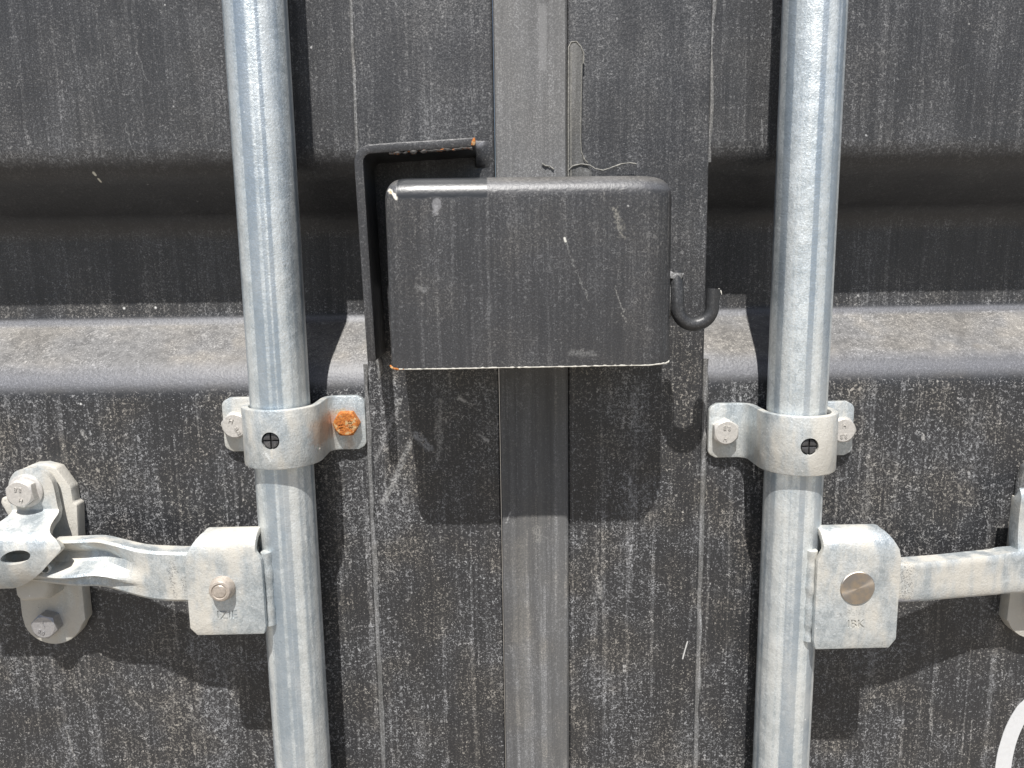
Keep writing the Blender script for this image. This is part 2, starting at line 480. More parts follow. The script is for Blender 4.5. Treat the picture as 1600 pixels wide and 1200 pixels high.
def turned():
    n = NT('turned_pin_face')
    v = n.noise(n.pos, .14, 4, .6)
    c = n.mix(n.smooth(v, .35, .65), (.36,.34,.32,1), (.50,.42,.33,1))
    tg = n.t.nodes.new('ShaderNodeTangent'); tg.direction_type = 'RADIAL'; tg.axis = 'Y'
    n.t.links.new(tg.outputs[0], n.b.inputs['Tangent'])
    n.b.inputs['Anisotropic'].default_value = .85
    return n.out(c, .34, .9, None)
M_TURNED = turned()

# ---------------------------------------------------------------- ground (below the frame; it lights and reflects)
def ground():
    me = bpy.data.meshes.new('ground')
    S = 400
    me.from_pydata([(-S,-S,0), (S,-S,0), (S,S,0), (-S,S,0)], [], [(0,1,2,3)])
    n = NT('pale_gravel_ground')
    c = n.mix(n.smooth(n.noise(n.geo('Position'), 9, 6, .7), .3, .7), (.20,.18,.155,1), (.29,.262,.225,1))
    me.materials.append(n.out(c, .9))
    o = bpy.data.objects.new('ground', me); COL.objects.link(o)
    o['kind'] = 'structure'
ground()
GZ = -EYE*1000

# ---------------------------------------------------------------- container doors
DEPTH = 47.0
def corr_profile(th=2.5):
    """outer (h,z) polyline of a door sheet with one pressed-in horizontal trough, corners rounded"""
    key = [(0,1050), (0,61.5), (-DEPTH,33), (-DEPTH,-31.5), (0,-62.5), (0,GZ+2)]
    R = [0, 24, 20, 11, 32, 0]
    out = []
    for i, (h, z) in enumerate(key):
        P = Vector((h, z))
        if not R[i]: out.append((h, z)); continue
        a = (Vector(key[i-1]) - P).normalized(); b = (Vector(key[i+1]) - P).normalized()
        ang = a.angle(b)
        d = R[i]/math.tan(ang/2)
        c = P + (a+b).normalized()*(R[i]/math.sin(ang/2))
        s, e = P + a*d - c, P + b*d - c
        for k in range(9):
            t = k/8
            v = s.lerp(e, t).normalized()*R[i]
            out.append((c.x+v.x, c.y+v.y))
    return out

def panel(x0, x1):
    pr = corr_profile()
    mb = MB()
    mb.prism_x(pr + [(-DEPTH-8, GZ+2), (-DEPTH-8, 1050)], x0, x1)
    return mb

def bead(x, h, z0, z1, r, seed, step=3.0):
    rnd = random.Random(seed)
    path, rr = [], []
    z = z0
    while z < z1:
        w = mnoise.noise((x*.1, z*.035, seed)); w2 = mnoise.noise((z*.16, x, seed*3.1))
        path.append((x + w*1.1 + w2*.3, h + w*.15, z)); rr.append(max(.35, r*(1 + .55*w + .3*w2)))
        z += step
    mb = MB(); mb.tube(path, rr, 8); return mb

def post(x0, x1, h=2.0, d=-60):
    mb = MB()
    mb.box(x0, x1, d, h, GZ+2, 1050)
    return mb

dl = T('container_door', 'left black corrugated container door, the one carrying the L-shaped steel plate and door seal', 'container door', (-340, 0, GZ), 'pair of container doors')
part('corrugated_panel', panel(-640, -78), M_DOOR, dl, smooth=25)
part('frame_post', post(-81.6, -.2), M_DOOR, dl, bevel=1.6, segs=3)
# rubber door seal: shallow ribs along its length
gp = [(-.0,-30), (-.0,2.6), (.8,4.6), (4.8,4.9), (6.0,4.5), (9.5,4.5), (10.4,4.9), (31,5.1), (32,4.7), (33,5.0), (41.5,4.7), (42.6,3.4), (43.0,2.4), (43.0,-30)]
mb = MB(); mb.prism_z(gp, GZ+2, 1050)
part('rubber_seal', mb, M_RUBBER, dl, smooth=20)
part('weld_bead', bead(-81.9, .6, 62, 420, 1.1, 3), M_BEAD, dl)
part('weld_bead', bead(-82.6, .6, -420, -56, 1.7, 4), M_BEAD, dl)

dr = T('container_door', 'right black corrugated container door, the one carrying the padlock box and white lettering', 'container door', (340, 0, GZ), 'pair of container doors')
part('corrugated_panel', panel(126, 640), M_DOOR, dr, smooth=25)
part('frame_post', post(43.2, 128.4), M_DOOR, dr, bevel=1.6, segs=3)
part('weld_bead', bead(128.9, .7, 62, 420, 1.2, 8), M_BEAD, dr)
part('weld_bead', bead(129.6, .8, -420, -54, 1.9, 9), M_BEAD, dr)
mb = MB()
mb.prism_h([(43.6,46), (43.9,127.5), (45.2,129.6), (48.2,130), (50.6,127.2), (52.3,123.4), (51.6,100), (51.2,71), (52.2,64), (55.5,59), (57.5,57), (57.5,46)], 1.5, 5.2)
part('sealant_strip', mb, M_SEAL, dr, bevel=.7, segs=2)
def edge_line(pts, h, r):
    mb = MB(); L = []
    for i in range(len(pts)-1):
        for k in range(5):
            t = k/5
            L.append((pts[i][0]*(1-t)+pts[i+1][0]*t + .12*mnoise.noise((i*1.7+t, 3, 1)), h, pts[i][1]*(1-t)+pts[i+1][1]*t))
    L.append((pts[-1][0], h, pts[-1][1]))
    mb.tube(L, [max(.08, r*(1+.7*mnoise.noise((i*.37, 1, 5)))) for i in range(len(L))], 6)
    return mb
part('sealant_ridge', edge_line([(43.3,50), (43.4,90), (43.6,127), (45.2,129.8), (48.2,130.2), (50.8,127.4), (52.5,123.6), (52.3,118)], 5.1, .38), M_CURL, dr)
part('sealant_ridge', edge_line([(44.9,50), (44.9,90), (45.1,124)], 5.2, .28), M_CURL, dr)
part('sealant_ridge', edge_line([(51.2,118), (51.0,100), (50.6,76), (51.2,68), (54.5,61)], 5.2, .22), M_CURL, dr)
mb = MB()
for pts in ([(43.5,58), (46,60.2), (51,61.3), (56,60.4), (59.5,58.4), (64,57.4), (69,59), (75,61), (80,61.6), (85,60.6)],
            [(27.5,62), (29.5,60.5), (32.5,60.2), (35,58)],
            [(52,66), (53,63.5), (55.5,61.4)]):
    L = []
    for i in range(len(pts)-1):
        for k in range(4):
            t = k/4
            L.append((pts[i][0]*(1-t)+pts[i+1][0]*t, 5.7 + .6*mnoise.noise((pts[i][0]*.3+t, 0, 1)), pts[i][1]*(1-t)+pts[i+1][1]*t))
    mb.tube(L, [.25 + .28*abs(math.sin(i*.41)) for i in range(len(L))], 7)
part('sealant_curl', mb, M_CURL, dr)
# white painted letter, only the left edge of its bow reaches the picture
mb = MB()
N = 48
outer, inner = [], []
for k in range(N+1):
    a = rad(55 + 250*k/N)
    outer.append((374.5 + 36*abs(math.cos(a))**.9*(1 if math.cos(a) > 0 else -1), -347 + 62*math.sin(a)))
    inner.append((374.5 + 24.8*abs(math.cos(a))**.9*(1 if math.cos(a) > 0 else -1), -347 + 50*math.sin(a)))
for k in range(N):
    mb.loft([[(x,h,z) for x, z in (outer[k], outer[k+1], inner[k+1], inner[k])] for h in (-.2, .35)])
part('painted_letter', mb, M_WHITE, dr)

# ---------------------------------------------------------------- locking bars
def hub_mb(zt, zb, x_tip, x_pipe, corner, side):
    """folded saddle welded to the bar. x_tip = handle side, x_pipe = bar side"""
    rc, th, hc = 11.2, 4.2, 39.2
    prof = []                                   # (h, z, s) centre line from front-bottom over the top to back-bottom
    zc = zt - rc
    for k in range(12): prof.append((hc + rc - th/2, zb + (zc-zb)*k/11, 'f'))
    for k in range(1, 12):
        a = math.pi*k/12
        prof.append((hc + (rc-th/2)*math.cos(a), zc + (rc-th/2)*math.sin(a), 'a'))
    for k in range(6): prof.append((hc - rc + th/2, zc - (zc-zb)*k/5, 'b'))
    secs = []
    for i, (h, z, s) in enumerate(prof):
        if s == 'f':
            nh, nz = 1, 0
            t = (z-zb)/(zc-zb)
            tip = x_tip
            ch = 4.5
            if z < zb+ch: tip = x_tip - side*(ch-(z-zb))*.9
            if t > .92: tip = x_tip - side*(t-.92)/.08*corner*.15
            ins = x_pipe + (side*1.3*max(0, 1-(z-zb)/3) if z < zb+3 else 0)
            if t > .9: ins = x_pipe + side*(t-.9)/.1*3.2
        else:
            k = math.atan2(z-zc, h-hc) if s == 'a' else math.pi
            nh, nz = (math.cos(k), math.sin(k)) if s == 'a' else (-1, 0)
            q = min(1, max(0, k/1.3)) if s == 'a' else 1
            tip = x_tip - side*(corner*.15 + q*corner*.85)
            ins = x_pipe + side*3.2
        o = (h + nh*th/2, z + nz*th/2); n_ = (h - nh*th/2, z - nz*th/2)
        secs.append([(tip, o[0], o[1]), (ins, o[0], o[1]), (ins, n_[0], n_[1]), (tip, n_[0], n_[1])])
    mb = MB(); mb.loft(secs); return mb

def locking_bar(x, label, hub, hx_tip, hx_pipe, hzt, hzb, side, stamp, stamp_x, stamp_z, stamp_rot):
    t = T('locking_bar', label, 'locking bar', (x, 28, GZ), 'galvanised locking bars')
    mb = MB(); mb.lathe_z(x, 28, [(17, GZ+60), (17, 1000)], 72)
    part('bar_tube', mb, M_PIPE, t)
    h = part('handle_hub', hub_mb(hzt, hzb, hx_tip, hx_pipe, 9.5, side), M_GALV, t, bevel=.8, segs=2)
    cut(h, text_geo(stamp, 7.4, 1.2, stamp_x, 50.4, stamp_z, stamp_rot))
    mb = MB()
    path = [(hx_pipe - side*.8, 43.6 + .9*mnoise.noise((z*.2,0,x)), z) for z in range(int(hzb)+3, int(hzt)-11, 3)]
    mb.tube(path, [3.3 + 1.2*mnoise.noise((q[2]*.13, x, 0)) for q in path], 12)
    part('weld_bead', mb, M_GALV, h)
    return t
bl = locking_bar(-128.9, 'galvanised locking bar left of the padlock box, clamped with a rusty bolt', None, -183, -138.8, -147.6, -209, -1, 'IZIE', -160.8, -196.6, 0)
br = locking_bar(177.2, 'galvanised locking bar right of the padlock box and hook, clamped with clean grey bolts', None, 234.3, 184.6, -154, -227, 1, 'IBK', 209.5, -211.3, 0)

# ---------------------------------------------------------------- bar clamps with bolts
def bolt_mb(cx, cz, h0, H, AF, rot, marks=(), flange=0):
    mb = MB()
    n = 72
    rc = AF/2*.93
    lo, hi, top = [], [], []
    for k in range(n):
        a = 2*math.pi*k/n
        r = (AF/2)/math.cos(((a + math.pi/6) % (math.pi/3)) - math.pi/6)
        r = min(r, AF/2*1.135)
        c, s = math.cos(a+rad(rot)), math.sin(a+rad(rot))
        lo.append((cx+r*c, h0, cz+r*s))
        hi.append((cx+r*c, h0+H-(r-rc)*.75, cz+r*s))
        top.append((cx+rc*c, h0+H, cz+rc*s))
    mb.loft([lo, hi, top])
    if flange:
        mb.lathe_h(cx, cz, [(flange, h0-.6), (flange, h0+.9), (flange-.6, h0+1.4), (AF/2*1.02, h0+1.9)], 48)
    for s, size, dx, dz, r in marks:
        text_geo(s, size, .8, cx+dx, h0+H+.1, cz+dz, r, mb=mb)
    return mb

def strap_mb(cx, z0, z1, earw):
    th = 4.2
    C = [(-earw, th/2), (-31, th/2)]
    fr, R, ch = 8.0, 20.6, 28.0
    xs = R
    for k in range(9):                           # fillet ear -> ring
        a = rad(-90 + 90*k/8)
        C.append((-xs-fr + fr*math.cos(a), th/2 + fr + fr*math.sin(a)))
    for k in range(25):
        a = math.pi - math.pi*k/24
        C.append((R*math.cos(a), ch + R*math.sin(a)))
    for k in range(9):
        a = rad(180 + 90*k/8)
        C.append((xs+fr + fr*math.cos(a), th/2 + fr + fr*math.sin(a)))
    C += [(31, th/2), (earw, th/2)]
    o, i_ = [], []
    for k, (x, h) in enumerate(C):
        a = Vector(C[max(0, k-1)]); b = Vector(C[min(len(C)-1, k+1)])
        t = (b-a).normalized(); nn = Vector((-t.y, t.x))
        o.append((x+nn.x*th/2, h+nn.y*th/2)); i_.append((x-nn.x*th/2, h-nn.y*th/2))
    rows = 7
    secs = []
    mb = MB()
    # sections along the strap so that the ear corners can be clipped
    for k in range(len(C)):
        x = C[k][0]
        secs.append([(cx+o[k][0], o[k][1], z1), (cx+o[k][0], o[k][1], z0), (cx+i_[k][0], i_[k][1], z0), (cx+i_[k][0], i_[k][1], z1)])
    def clip(x, c):
        return [(cx+x, th, z1-c), (cx+x, th, z0+c), (cx+x, 0, z0+c), (cx+x, 0, z1-c)]
    sg = earw - 5.0
    def at(x): return [(cx+x, th, z1), (cx+x, th, z0), (cx+x, 0, z0), (cx+x, 0, z1)]
    secs = [clip(-earw, 4.2), clip(-earw+1.4, 1.9), at(-sg)] + secs[1:-1] + [at(sg), clip(earw-1.4, 1.9), clip(earw, 4.2)]
    mb.loft(secs)
    return mb

def clamp(x, z0, z1, earw, label, bolts, plug):
    t = T('bar_clamp', label, 'bar clamp', (x, 0, z0), 'strap clamps round the locking bars')
    s = part('clamp_strap', strap_mb(x, z0, z1, earw), M_GALV, t, bevel=.9, segs=2, smooth=40)
    mb = MB(); mb.lathe_h(x+plug[0], plug[1], [(5.1, 40), (5.1, 60)], 32)
    cut(s, mb)
    mb = MB()
    R0, R1 = 17.15, 18.4
    n = 48
    ring = lambda r, z: [(x+r*math.cos(2*math.pi*k/n), 28+r*math.sin(2*math.pi*k/n), z) for k in range(n)]
    mb.loft([ring(R0,z0+1), ring(R1,z0+1), ring(R1,z1-2), ring(R0,z1-2)], closed=True)
    part('plastic_liner', mb, M_PLASTIC, t)
    for b in bolts:
        part('bolt', bolt_mb(*b['g']), b['m'], t, label=b.get('l'), smooth=18)
    mb = MB()
    px, pz = x+plug[0], plug[1]
    # screw plug: four quadrants split by a cross slot
    mb.lathe_h(px, pz, [(4.55, 45), (4.55, 47.6)], 32)
    g, r = .38, 4.3
    for q in range(4):
        pts = []
        a0 = q*90
        cx_, cz_ = g*(1 if q in (0,3) else -1), g*(1 if q in (0,1) else -1)
        pts.append((px+cx_, pz+cz_))
        lim = math.degrees(math.asin(g/r))
        for k in range(9):
            a = rad(a0 + lim + (90-2*lim)*k/8 + plug[2]*0)
            pts.append((px+r*math.cos(a), pz+r*math.sin(a)))
        mb.prism_h(pts, 47, 49.5)
    part('screw_plug', mb, M_PLASTIC, t, bevel=.35, segs=2)
    return t
clamp(-128.2, -110.3, -76.0, 44.3, 'galvanised strap clamp with one rusty orange bolt, left of the padlock box',
      [{'g': (-163.4,-92.6,4.2,6,15,18, [('H',4.2,-1.8,3.2,-20), ('8.8',4,1.8,-3,-60)]), 'm': M_BOLT},
       {'g': (-95.1,-92.8,4.2,6,14.6,90, [('8.8',3.8,3,.3,95), ('H',3.6,-3.2,-.8,-80)]), 'm': M_RUST, 'l': 'rust orange hex bolt'}], (-1.0,-93.4,0))
clamp(177.9, -120.2, -85.2, 46.2, 'galvanised strap clamp with two clean grey bolts, right of the hook',
      [{'g': (141.4,-102.6,4.2,6,15,0, [('8.8',4,.2,3.2,175), ('H',3.8,-.8,-3.6,170)]), 'm': M_BOLT},
       {'g': (215,-102.6,4.2,6,15,90, [('H',3.8,.2,3.2,0), ('8.8',4,.2,-3.4,180)]), 'm': M_BOLT}], (-1.2,-102.6,0))

# ---------------------------------------------------------------- handles
def arm_loft(st):
    """stations: x, z top, z bottom, h front, thickness, trough depth, ridge height, ridge z fraction"""
    secs = []
    def sec(x, zt, zb, hf, th, d, r, f):
        H = zt-zb
        zr = zt - H*f
        zt2 = zt - H*.34
        return [(x, hf-th, zt-.6), (x, hf-1.2, zt), (x, hf-.2, zt-1.6), (x, hf-.1-d*.25, zt-H*.16), (x, hf-d, zt2), (x, hf-d*.62, zt2-(zt2-zr)*.45), (x, hf+r*.8, zr+1.8), (x, hf+r, zr+.5), (x, hf+r*.75, zr-.9), (x, hf-.2-r*.2, zr-2.6),
                (x, hf-.3, zb+1.8), (x, hf-1.3, zb+.3), (x, hf-th, zb+.6)]
    n = len(st)
    for i in range(n-1):
        p0, p1, p2, p3 = st[max(0, i-1)], st[i], st[i+1], st[min(n-1, i+2)]
        for k in range(6):
            t = k/6
            q = []
            for a, b, c, d in zip(p0, p1, p2, p3):
                m1, m2 = (c-a)/2, (d-b)/2
                q.append((2*t**3-3*t*t+1)*b + (t**3-2*t*t+t)*m1 + (-2*t**3+3*t*t)*c + (t**3-t*t)*m2)
            q[5] = max(0, q[5]); q[6] = max(0, q[6])
            secs.append(sec(*q))
    secs.append(sec(*st[-1]))
    mb = MB(); mb.loft(secs); return mb

hl = T('door_handle', 'galvanised door handle with a ribbed trough, left of the left locking bar', 'door handle', (-165, 39, -190), 'galvanised swing handles')
part('handle_arm', arm_loft([
    (-144, -160.5, -191, 45, 12, 0, 0, .7),
    (-180, -160.2, -191, 45, 12, 0, 0, .7),
    (-200, -159.6, -190.5, 44.3, 12, 0, 0, .7),
    (-213, -158.6, -188.8, 42.6, 11, 1.2, .3, .68),
    (-226, -156.0, -186.2, 40.0, 10, 4.5, 2.4, .70),
    (-239, -154.2, -184.0, 37.0, 10, 8.0, 5.6, .68),
    (-253, -154.6, -183.8, 36.0, 10, 9.0, 5.6, .73),
    (-265, -155.6, -183.6, 33.8, 10, 9.0, 4.6, .77),
    (-280, -157.2, -182.8, 30.8, 10, 7.0, 2.6, .80),
    (-300, -159.5, -182.0, 28.0, 10, 4.0, 3.0, .88),
    (-360, -162.0, -184.0, 26.0, 10, 3.0, 3.0, .88)]), M_GALV, hl, smooth=24)
mb = MB(); mb.lathe_h(-273.0, -172.6, [(3.6,20), (3.6,33.6), (2.9,34.4), (2.2,34.2), (1.9,30.5)], 24)
part('rivet_eye', mb, M_GALV, hl)
mb = MB(); mb.lathe_h(-162.0, -179.6, [(7.3,44), (7.3,51.6), (7.0,52.6), (6.4,55), (5.7,55.9), (4.6,56.2), (4.3,55.7), (3.8,55.7), (3.4,56.1), (1.4,56.3)], 40)
part('pivot_pin', mb, M_PIN, hl, label='beige domed pivot pin')

hr = T('door_handle', 'plain flat galvanised door handle, right of the right locking bar', 'door handle', (212, 39, -195), 'galvanised swing handles')
part('handle_arm', arm_loft([
    (192, -176.5, -201.5, 45, 12, 0, 0, .7),
    (237, -176.8, -201.6, 45, 12, 0, 0, .7),
    (252, -177.0, -202.0, 43.3, 12, 0, 0, .7),
    (269, -177.6, -202.8, 39.6, 12, 0, 0, .7),
    (288, -178.2, -204.0, 34.8, 12, 0, 0, .7),
    (307, -178.6, -205.0, 30.6, 12, 0, 0, .7),
    (324, -177.4, -204.8, 29, 12, 0, 0, .7),
    (400, -177.0, -204.0, 29, 12, 0, 0, .7)]), M_GALV, hr, smooth=40)
mb = MB(); mb.lathe_h(208.9, -188.4, [(10.2,44), (10.2,50.9), (9.8,51.25), (.2,51.5)], 56)
part('pivot_pin', mb, M_TURNED, hr, label='flat turned pivot pin with brushed face')

# ---------------------------------------------------------------- handle catches
def arc(cx, cz, r, a0, a1, n):
    return [(cx+r*math.cos(rad(a0+(a1-a0)*k/n)), cz+r*math.sin(rad(a0+(a1-a0)*k/n))) for k in range(n+1)]

def grid_sheet(rows, nc, th):
    """rows: (z, h, x left, x right); a bent sheet of given thickness, smooth along the rows"""
    R = []
    n = len(rows)
    for i in range(n-1):
        p0, p1, p2, p3 = rows[max(0, i-1)], rows[i], rows[i+1], rows[min(n-1, i+2)]
        for k in range(5):
            t = k/5
            R.append([(2*t**3-3*t*t+1)*b + (t**3-2*t*t+t)*(c-a)/2 + (-2*t**3+3*t*t)*c + (t**3-t*t)*(d-b)/2 for a, b, c, d in zip(p0, p1, p2, p3)])
    R.append(list(rows[-1]))
    secs = []
    for i, (z, h, xl, xr) in enumerate(R):
        a, b = R[max(0, i-1)], R[min(len(R)-1, i+1)]
        t = Vector((b[0]-a[0], b[1]-a[1])).normalized()
        nz, nh = t.y, -t.x
        if nh < 0 and abs(nh) > .3: nz, nh = -nz, -nh
        f = [(xl+(xr-xl)*k/nc, h+nh*th/2, z+nz*th/2) for k in range(nc+1)]
        g = [(xl+(xr-xl)*k/nc, h-nh*th/2, z-nz*th/2) for k in range(nc, -1, -1)]
        secs.append(f+g)
    mb = MB(); mb.loft(secs); return mb

ct = T('handle_catch', 'galvanised handle catch with two hex bolts at the left edge, flap over the handle', 'handle catch', (-288, 0, -233), 'galvanised handle catches')
ol = arc(-288.0,-214.5,19.3,200,340,14) + [(-267.2,-217.5), (-267.0,-193), (-266.2,-165), (-264.6,-141), (-267.0,-139.6), (-267.3,-130), (-275,-117)] + [(-283,-114.6), (-290,-115.0), (-297,-118.0), (-302.8,-122.7), (-303.5,-135), (-310.6,-135.6), (-311.6,-139), (-308.5,-146), (-307,-152), (-307.2,-198), (-307.2,-214)]
mb = MB(); mb.prism_h(ol, 0, 9.2)
part('back_plate', mb, M_CAST, ct, bevel=1.1, segs=2)
mb = MB()                                        # lower retaining lug
mb.loft([[(-299.0+d*.6,h,-176), (-276.5-d,h,-176), (-275.8-d,h,-189+d*.5), (-279-d,h,-197.2+d), (-296+d*.5,h,-198.6+d), (-299.0+d*.6,h,-195+d)] for h, d in ((8,0), (22,.4), (25.5,2.6))])
part('retaining_lug', mb, M_CAST, ct, bevel=1.2, segs=2)
rows = [(-115.8,13.6,-290,-284), (-117,13.8,-294.5,-280), (-119.5,14,-297.7,-276.7), (-124,14,-300.2,-274.2), (-130,14,-301,-273.2), (-138,14,-300.8,-272.6), (-142.6,14.3,-300.2,-272),
        (-145.2,18,-300.2,-270.8), (-147.6,24.5,-302,-270.2), (-149.4,29.5,-304,-269.2), (-151.6,34.2,-309,-266.6), (-154.2,36.6,-318,-261.6), (-157.6,37.8,-326,-258.8), (-160,38.1,-330,-259.8), (-166,37.9,-333,-266.0), (-172,36.6,-334,-272.5), (-178,34.0,-332,-281), (-182,31.2,-326,-288.5), (-184.6,28.6,-318,-296)]
fl = part('hinged_flap', grid_sheet(rows, 18, 4.2), M_GALV, ct, smooth=40)
mb = MB()
mb.loft([[(-285.4 + 9.0*math.cos(a)*math.cos(.2) - 4.2*math.sin(a)*math.sin(.2), h, -162.8 + 9.0*math.cos(a)*math.sin(.2) + 4.2*math.sin(a)*math.cos(.2)) for a in [2*math.pi*k/28 for k in range(28)]] for h in (28, 50)])
cut(fl, mb)
part('bolt', bolt_mb(-290.2,-129.4,16.2,7.2,15.6,8,[('8.8',3.8,-.4,3.0,175), ('H',3.4,.8,-3.6,160)], 10.4), M_BOLT, ct)
part('bolt', bolt_mb(-289.4,-218.2,9.2,7.6,14.6,14,[('8.8',3.8,-1.6,-3.2,-30), ('J',4.4,.4,1.6,200)]), M_BOLTD, ct, label='dull grey lower hex bolt')
mb = MB(); 
text_geo('DZ', 6.4, 1.0, -285.5, 18.8, -145.2, 0, mb=mb)
vs = []
for x, h, z in mb.v:                             # lay the stamp along the sloping bend of the flap
    u = (z + 142.0)
    vs.append((x, 15.8 + max(0, -u)*2.05 + (h-18.8)*.45, -143.2 + u*.62))
mb.v = vs
part('stamped_letter', mb, M_GALV, fl)

cr = T('handle_catch', 'galvanised handle catch cut off by the right edge, behind the flat handle', 'handle catch', (345, 0, -245), 'galvanised handle catches')
ol = arc(350.0,-226.5,19.4,200,340,14) + [(369.5,-215), (369.5,-150), (332.5,-150), (331.6,-205), (330.8,-233)]
mb = MB(); mb.prism_h(ol, 0, 8.8)
part('back_plate', mb, M_CAST, cr, bevel=1.1, segs=2)
mb = MB(); mb.prism_h([(332.4,-228), (333.2,-150), (333.6,-137), (335.6,-129.5), (340,-125.5), (347,-124), (370,-124), (370,-228)], .1, 6.0)
part('mounting_plate', mb, M_BEAD, cr, bevel=1.6, segs=2, label='dusty black mounting plate with a rounded top')
mb = grid_sheet([(-143.4,15.5,324.6,366), (-144.8,17.5,323.4,368), (-148.5,18,322.8,369), (-160,18,322.6,369), (-172,19,322.4,369), (-182,21,322.2,369)], 10, 8.4)
part('hinged_flap', mb, M_GALV, cr, bevel=1.6, segs=3)
part('bolt', bolt_mb(350,-222,8.8,7.4,14.6,20,[('8.8',3.8,0,-3,0)]), M_BOLTD, cr)

# ---------------------------------------------------------------- L-shaped plate on the left door (hasp bracket)
bp = T('hasp_bracket', 'black L-shaped steel plate bracket wrapping the top left corner of the padlock box', 'bracket', (-72, 2, -50))
hb = 40.0
tp = 5.0
cl = []                                          # centre line in (x,z): up the leg, round the bend, along the top flange
cl += [(-72.2,-50.2), (-72.9,-20), (-73.8,20), (-74.6,58)]
bx, bz, br_ = -67.4, 58.6, 7.2
for k in range(1, 10):
    a = rad(180 - 92.4*k/9)
    cl.append((bx + br_*math.cos(a), bz + br_*math.sin(a)+.2))
cl += [(-52, 66.9), (-40, 67.45), (-24, 68.2), (-10.9, 69.0)]
secs = []
for k, (x, z) in enumerate(cl):
    a = Vector(cl[max(0, k-1)]); b = Vector(cl[min(len(cl)-1, k+1)])
    t = (b-a).normalized(); nn = Vector((-t.y, t.x))
    w = tp/2
    secs.append([(x+nn.x*w, hb, z+nn.y*w), (x-nn.x*w, hb, z-nn.y*w), (x-nn.x*w, 1.5, z-nn.y*w), (x+nn.x*w, 1.5, z+nn.y*w)])
mb = MB(); mb.loft(secs)
part('bent_plate', mb, M_BOX, bp, bevel=.8, segs=2)
mb = MB()                                        # ragged rusty burr along the front lower edge of the flange
path = [(-58+i*.8, hb-1.0, 64.0 + i*.8*.047 - .2 + .7*mnoise.noise((i*.33,1,2))) for i in range(0, 58)]
mb.tube(path, [max(.2, .8 + .9*mnoise.noise((i*.27,5,1))) for i in range(58)], 7)
part('torn_edge', mb, M_RUSTB, bp, label='rusty torn lower edge of the flange', jitter=.3)
mb = MB(); mb.prism_h([(-13.2,67.2), (-11.2,67.1), (-10.6,68.4), (-10.8,71.0), (-11.6,71.3), (-12.6,69.8)], hb-2.5, hb+.5)
part('rusty_corner', mb, M_RUST, bp, bevel=.3, label='orange rusted corner at the free end')
mb = MB()
secs = []
for i in range(9):
    z = 60.5 + i*1.9
    q = math.sin(math.pi*min(1, (i+.6)/9))
    secs.append([(-12,1.5,z), (-11.4,2+9*q,z), (-10.2,2+5.5*q,z), (-8.2,2+2.8*q,z), (-5.6,2+1.2*q,z), (-2.4+q,1.9,z), (-2.4+q,1.2,z)])
mb.loft(secs)
part('weld_fillet', mb, M_DOOR, bp, jitter=.3, smooth=60)
mb = MB(); mb.tube([(-76.6, 2.0, -44), (-76, 2.2, -50), (-74.5, 2.2, -54), (-73.5, 1.8, -60), (-74.5, 1.4, -66)], [1.0, 1.8, 2.2, 1.8, .8], 12)
part('weld_fillet', mb, M_BEAD, bp, jitter=.5)

# ---------------------------------------------------------------- padlock box on the right door
bxo = T('padlock_box', 'black welded steel padlock box over the seam between the doors, chipped and dusty', 'padlock box', (17, 2, -52))
X0, X1, ZB, ZT, HF = -59.0, 96.6, -52.4, 49.0, 60.0
def box_loop(inset, z_is_top):
    pass
def box_shell(off):
    """horizontal cross-sections of the cover, open towards the door; off = inward offset of the sheet"""
    secs = []
    rt = 11.5 - off                              # radius of the long top bend
    rv, rw = 7.0 - off, 19.0 - off               # radii of the left and right upright bends
    x0, x1, hf, zt = X0+off, X1-off, HF-off, ZT-off
    zs = [ZB + (zt-rt-ZB)*k/14 for k in range(15)] + [zt - rt + rt*math.sin(rad(9*k)) for k in range(1, 11)]
    for z in zs:
        q = max(0, z-(zt-rt))
        pull = rt - math.sqrt(max(0, rt*rt - q*q))
        sx = pull*.70                            # mitred corners draw in at the top
        lo = []
        h1 = hf - pull
        a0, a1 = x0 + sx, x1 - sx
        lo.append((a0, 4.2, z))
        for k in range(8):
            a = rad(180 - 90*k/7)
            lo.append((a0 + rv + rv*math.cos(a), h1 - rv + rv*math.sin(a), z))
        for k in range(1, 12):
            lo.append((a0+rv + (a1-a0-rv-rw)*k/12, h1, z))
        for k in range(8):
            a = rad(90 - 90*k/7)
            lo.append((a1 - rw + rw*math.cos(a), h1 - rw + rw*math.sin(a), z))
        lo.append((a1, 4.2, z))
        secs.append(lo)
    return secs
def sheet(secs, mb, closing=True):
    n = len(secs[0])
    vs = [p for s in secs for p in s]
    fs = [(i*n+k, i*n+k+1, (i+1)*n+k+1, (i+1)*n+k) for i in range(len(secs)-1) for k in range(n-1)]
    top = [(len(secs)-1)*n+k for k in range(n)]
    fs.append(tuple(top))
    mb.add(vs, fs)
    return n
mb = MB()
outer, inner = box_shell(0), box_shell(3.2)
n = sheet(outer, mb); o2 = len(mb.v); sheet(inner, mb)
mb.f += [(k, k+1, o2+k+1, o2+k) for k in range(n-1)]            # bottom rim
m_ = len(outer)
mb.f += [(i*n, (i+1)*n, o2+(i+1)*n, o2+i*n) for i in range(m_-1)]
mb.f += [(i*n+n-1, (i+1)*n+n-1, o2+(i+1)*n+n-1, o2+i*n+n-1) for i in range(m_-1)]
part('cover', mb, M_BOX, bxo, smooth=42)
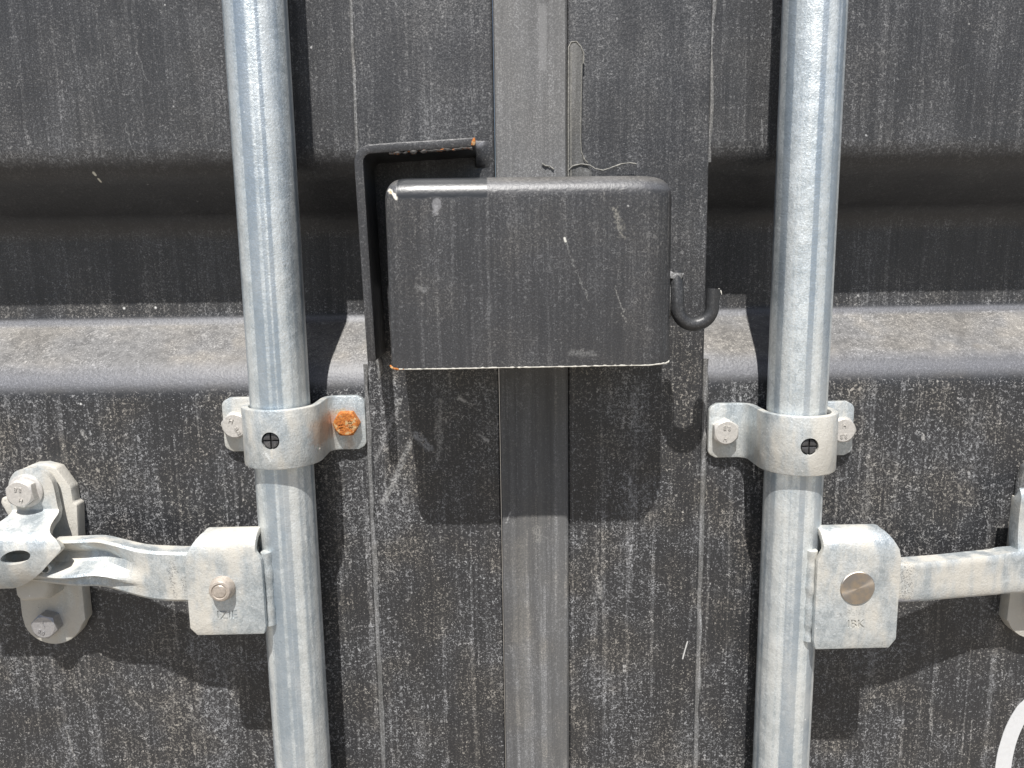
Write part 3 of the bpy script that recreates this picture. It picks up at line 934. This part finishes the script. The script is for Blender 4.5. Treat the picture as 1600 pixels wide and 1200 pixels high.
# bare, burred lower rim
mb = MB()
rim = outer[0][1:-1]
path = [(x, h-.5, z-.15+.22*mnoise.noise((x*.35,h*.3,0))) for x, h, z in rim]
dense = []
for i in range(len(path)-1):
    a, b = Vector(path[i]), Vector(path[i+1])
    k = max(1, int((b-a).length/1.6))
    dense += [tuple(a.lerp(b, j/k)) for j in range(k)]
dense.append(path[-1])
dense = [(x, h, z+.28*mnoise.noise((x*.6,3,7))) for x, h, z in dense]
mb.tube(dense, [.55+.22*mnoise.noise((p[0]*.5,1,9)) for p in dense], 7)
part('bare_rim', mb, M_EDGE, bxo, label='bare pale lower rim of the cover')
mb = MB(); mb.tube([(-60,52,-51.6), (-58.6,55.5,-52.4), (-55.5,58.6,-52.6), (-51.5,59.8,-52.7)], [.4,.85,.8,.3], 8)
part('rust_spot', mb, M_RUST, bxo, label='rust at the lower left corner', jitter=.3)
mb = MB()                                        # ground weld at the mitred corners
mb.tube([(X0+2.6,53,ZT-11.5), (X0+4.2,54,ZT-7.5), (X0+7,52.8,ZT-3.8), (X0+9.5,49,ZT-1.2)], [1.4,2.4,2.3,1.2], 10)
part('corner_weld', mb, M_BOX, bxo, jitter=.5)
mb = MB(); mb.tube([(X1-5.6,48.6,ZT-11.5), (X1-7.4,50,ZT-7.5), (X1-10,49,ZT-3.8), (X1-13,46,ZT-1.4)], [1.4,2.4,2.3,1.2], 10)
part('corner_weld', mb, M_BOX, bxo, jitter=.5)
# hook
hh, cxh, czh, R = 43.0, 110.7, -22.2, 9.9
path = [(cxh-R-.4, hh-3, -2.5), (cxh-R-.2, hh-2, -8), (cxh-R, hh-.8, -14)]
for k in range(0, 21):
    a = rad(180 + 188*k/20)
    path.append((cxh+R*math.cos(a), hh, czh+R*math.sin(a)))
a = rad(368)
ex, ez = cxh+R*math.cos(a), czh+R*math.sin(a)
path.append((ex-.5*.15+.3, hh, ez+4.4)); path.append((ex+.6, hh, ez+8.6))
mb = MB(); mb.tube(path, [3.1,3.75]+[3.85]*(len(path)-2), 20)
hk = part('hook', mb, M_HOOK, bxo, smooth=50, label='bent rod hook on the right side')
mb = MB()
mb.prism_h([(95.4,1.2), (96.4,-1.8), (98.5,-3.0), (104.4,-3.2), (102.6,-6.6), (99.6,-7.4), (96.0,-6.0), (94.5,-9.5)], hh-1.5, hh+.8)
mb.tube([(96.2,hh-4,-6), (97.0,hh-2.5,-12), (97.4,hh-2.5,-19), (97.0,hh-3,-25), (96.2,hh-4,-30)], [1.4,2.2,2.4,2.2,1.1], 10)
part('weld_spatter', mb, M_BEAD, hk, bevel=.5, jitter=.35)
mb = MB(); mb.tube([(ex+3.2,hh+1,ez+8.6), (ex+4.5,hh+1,ez+7.0), (ex+5.0,hh+1,ez+5.2)], [.25,.4,.15], 6)
part('burr', mb, M_EDGE, hk)
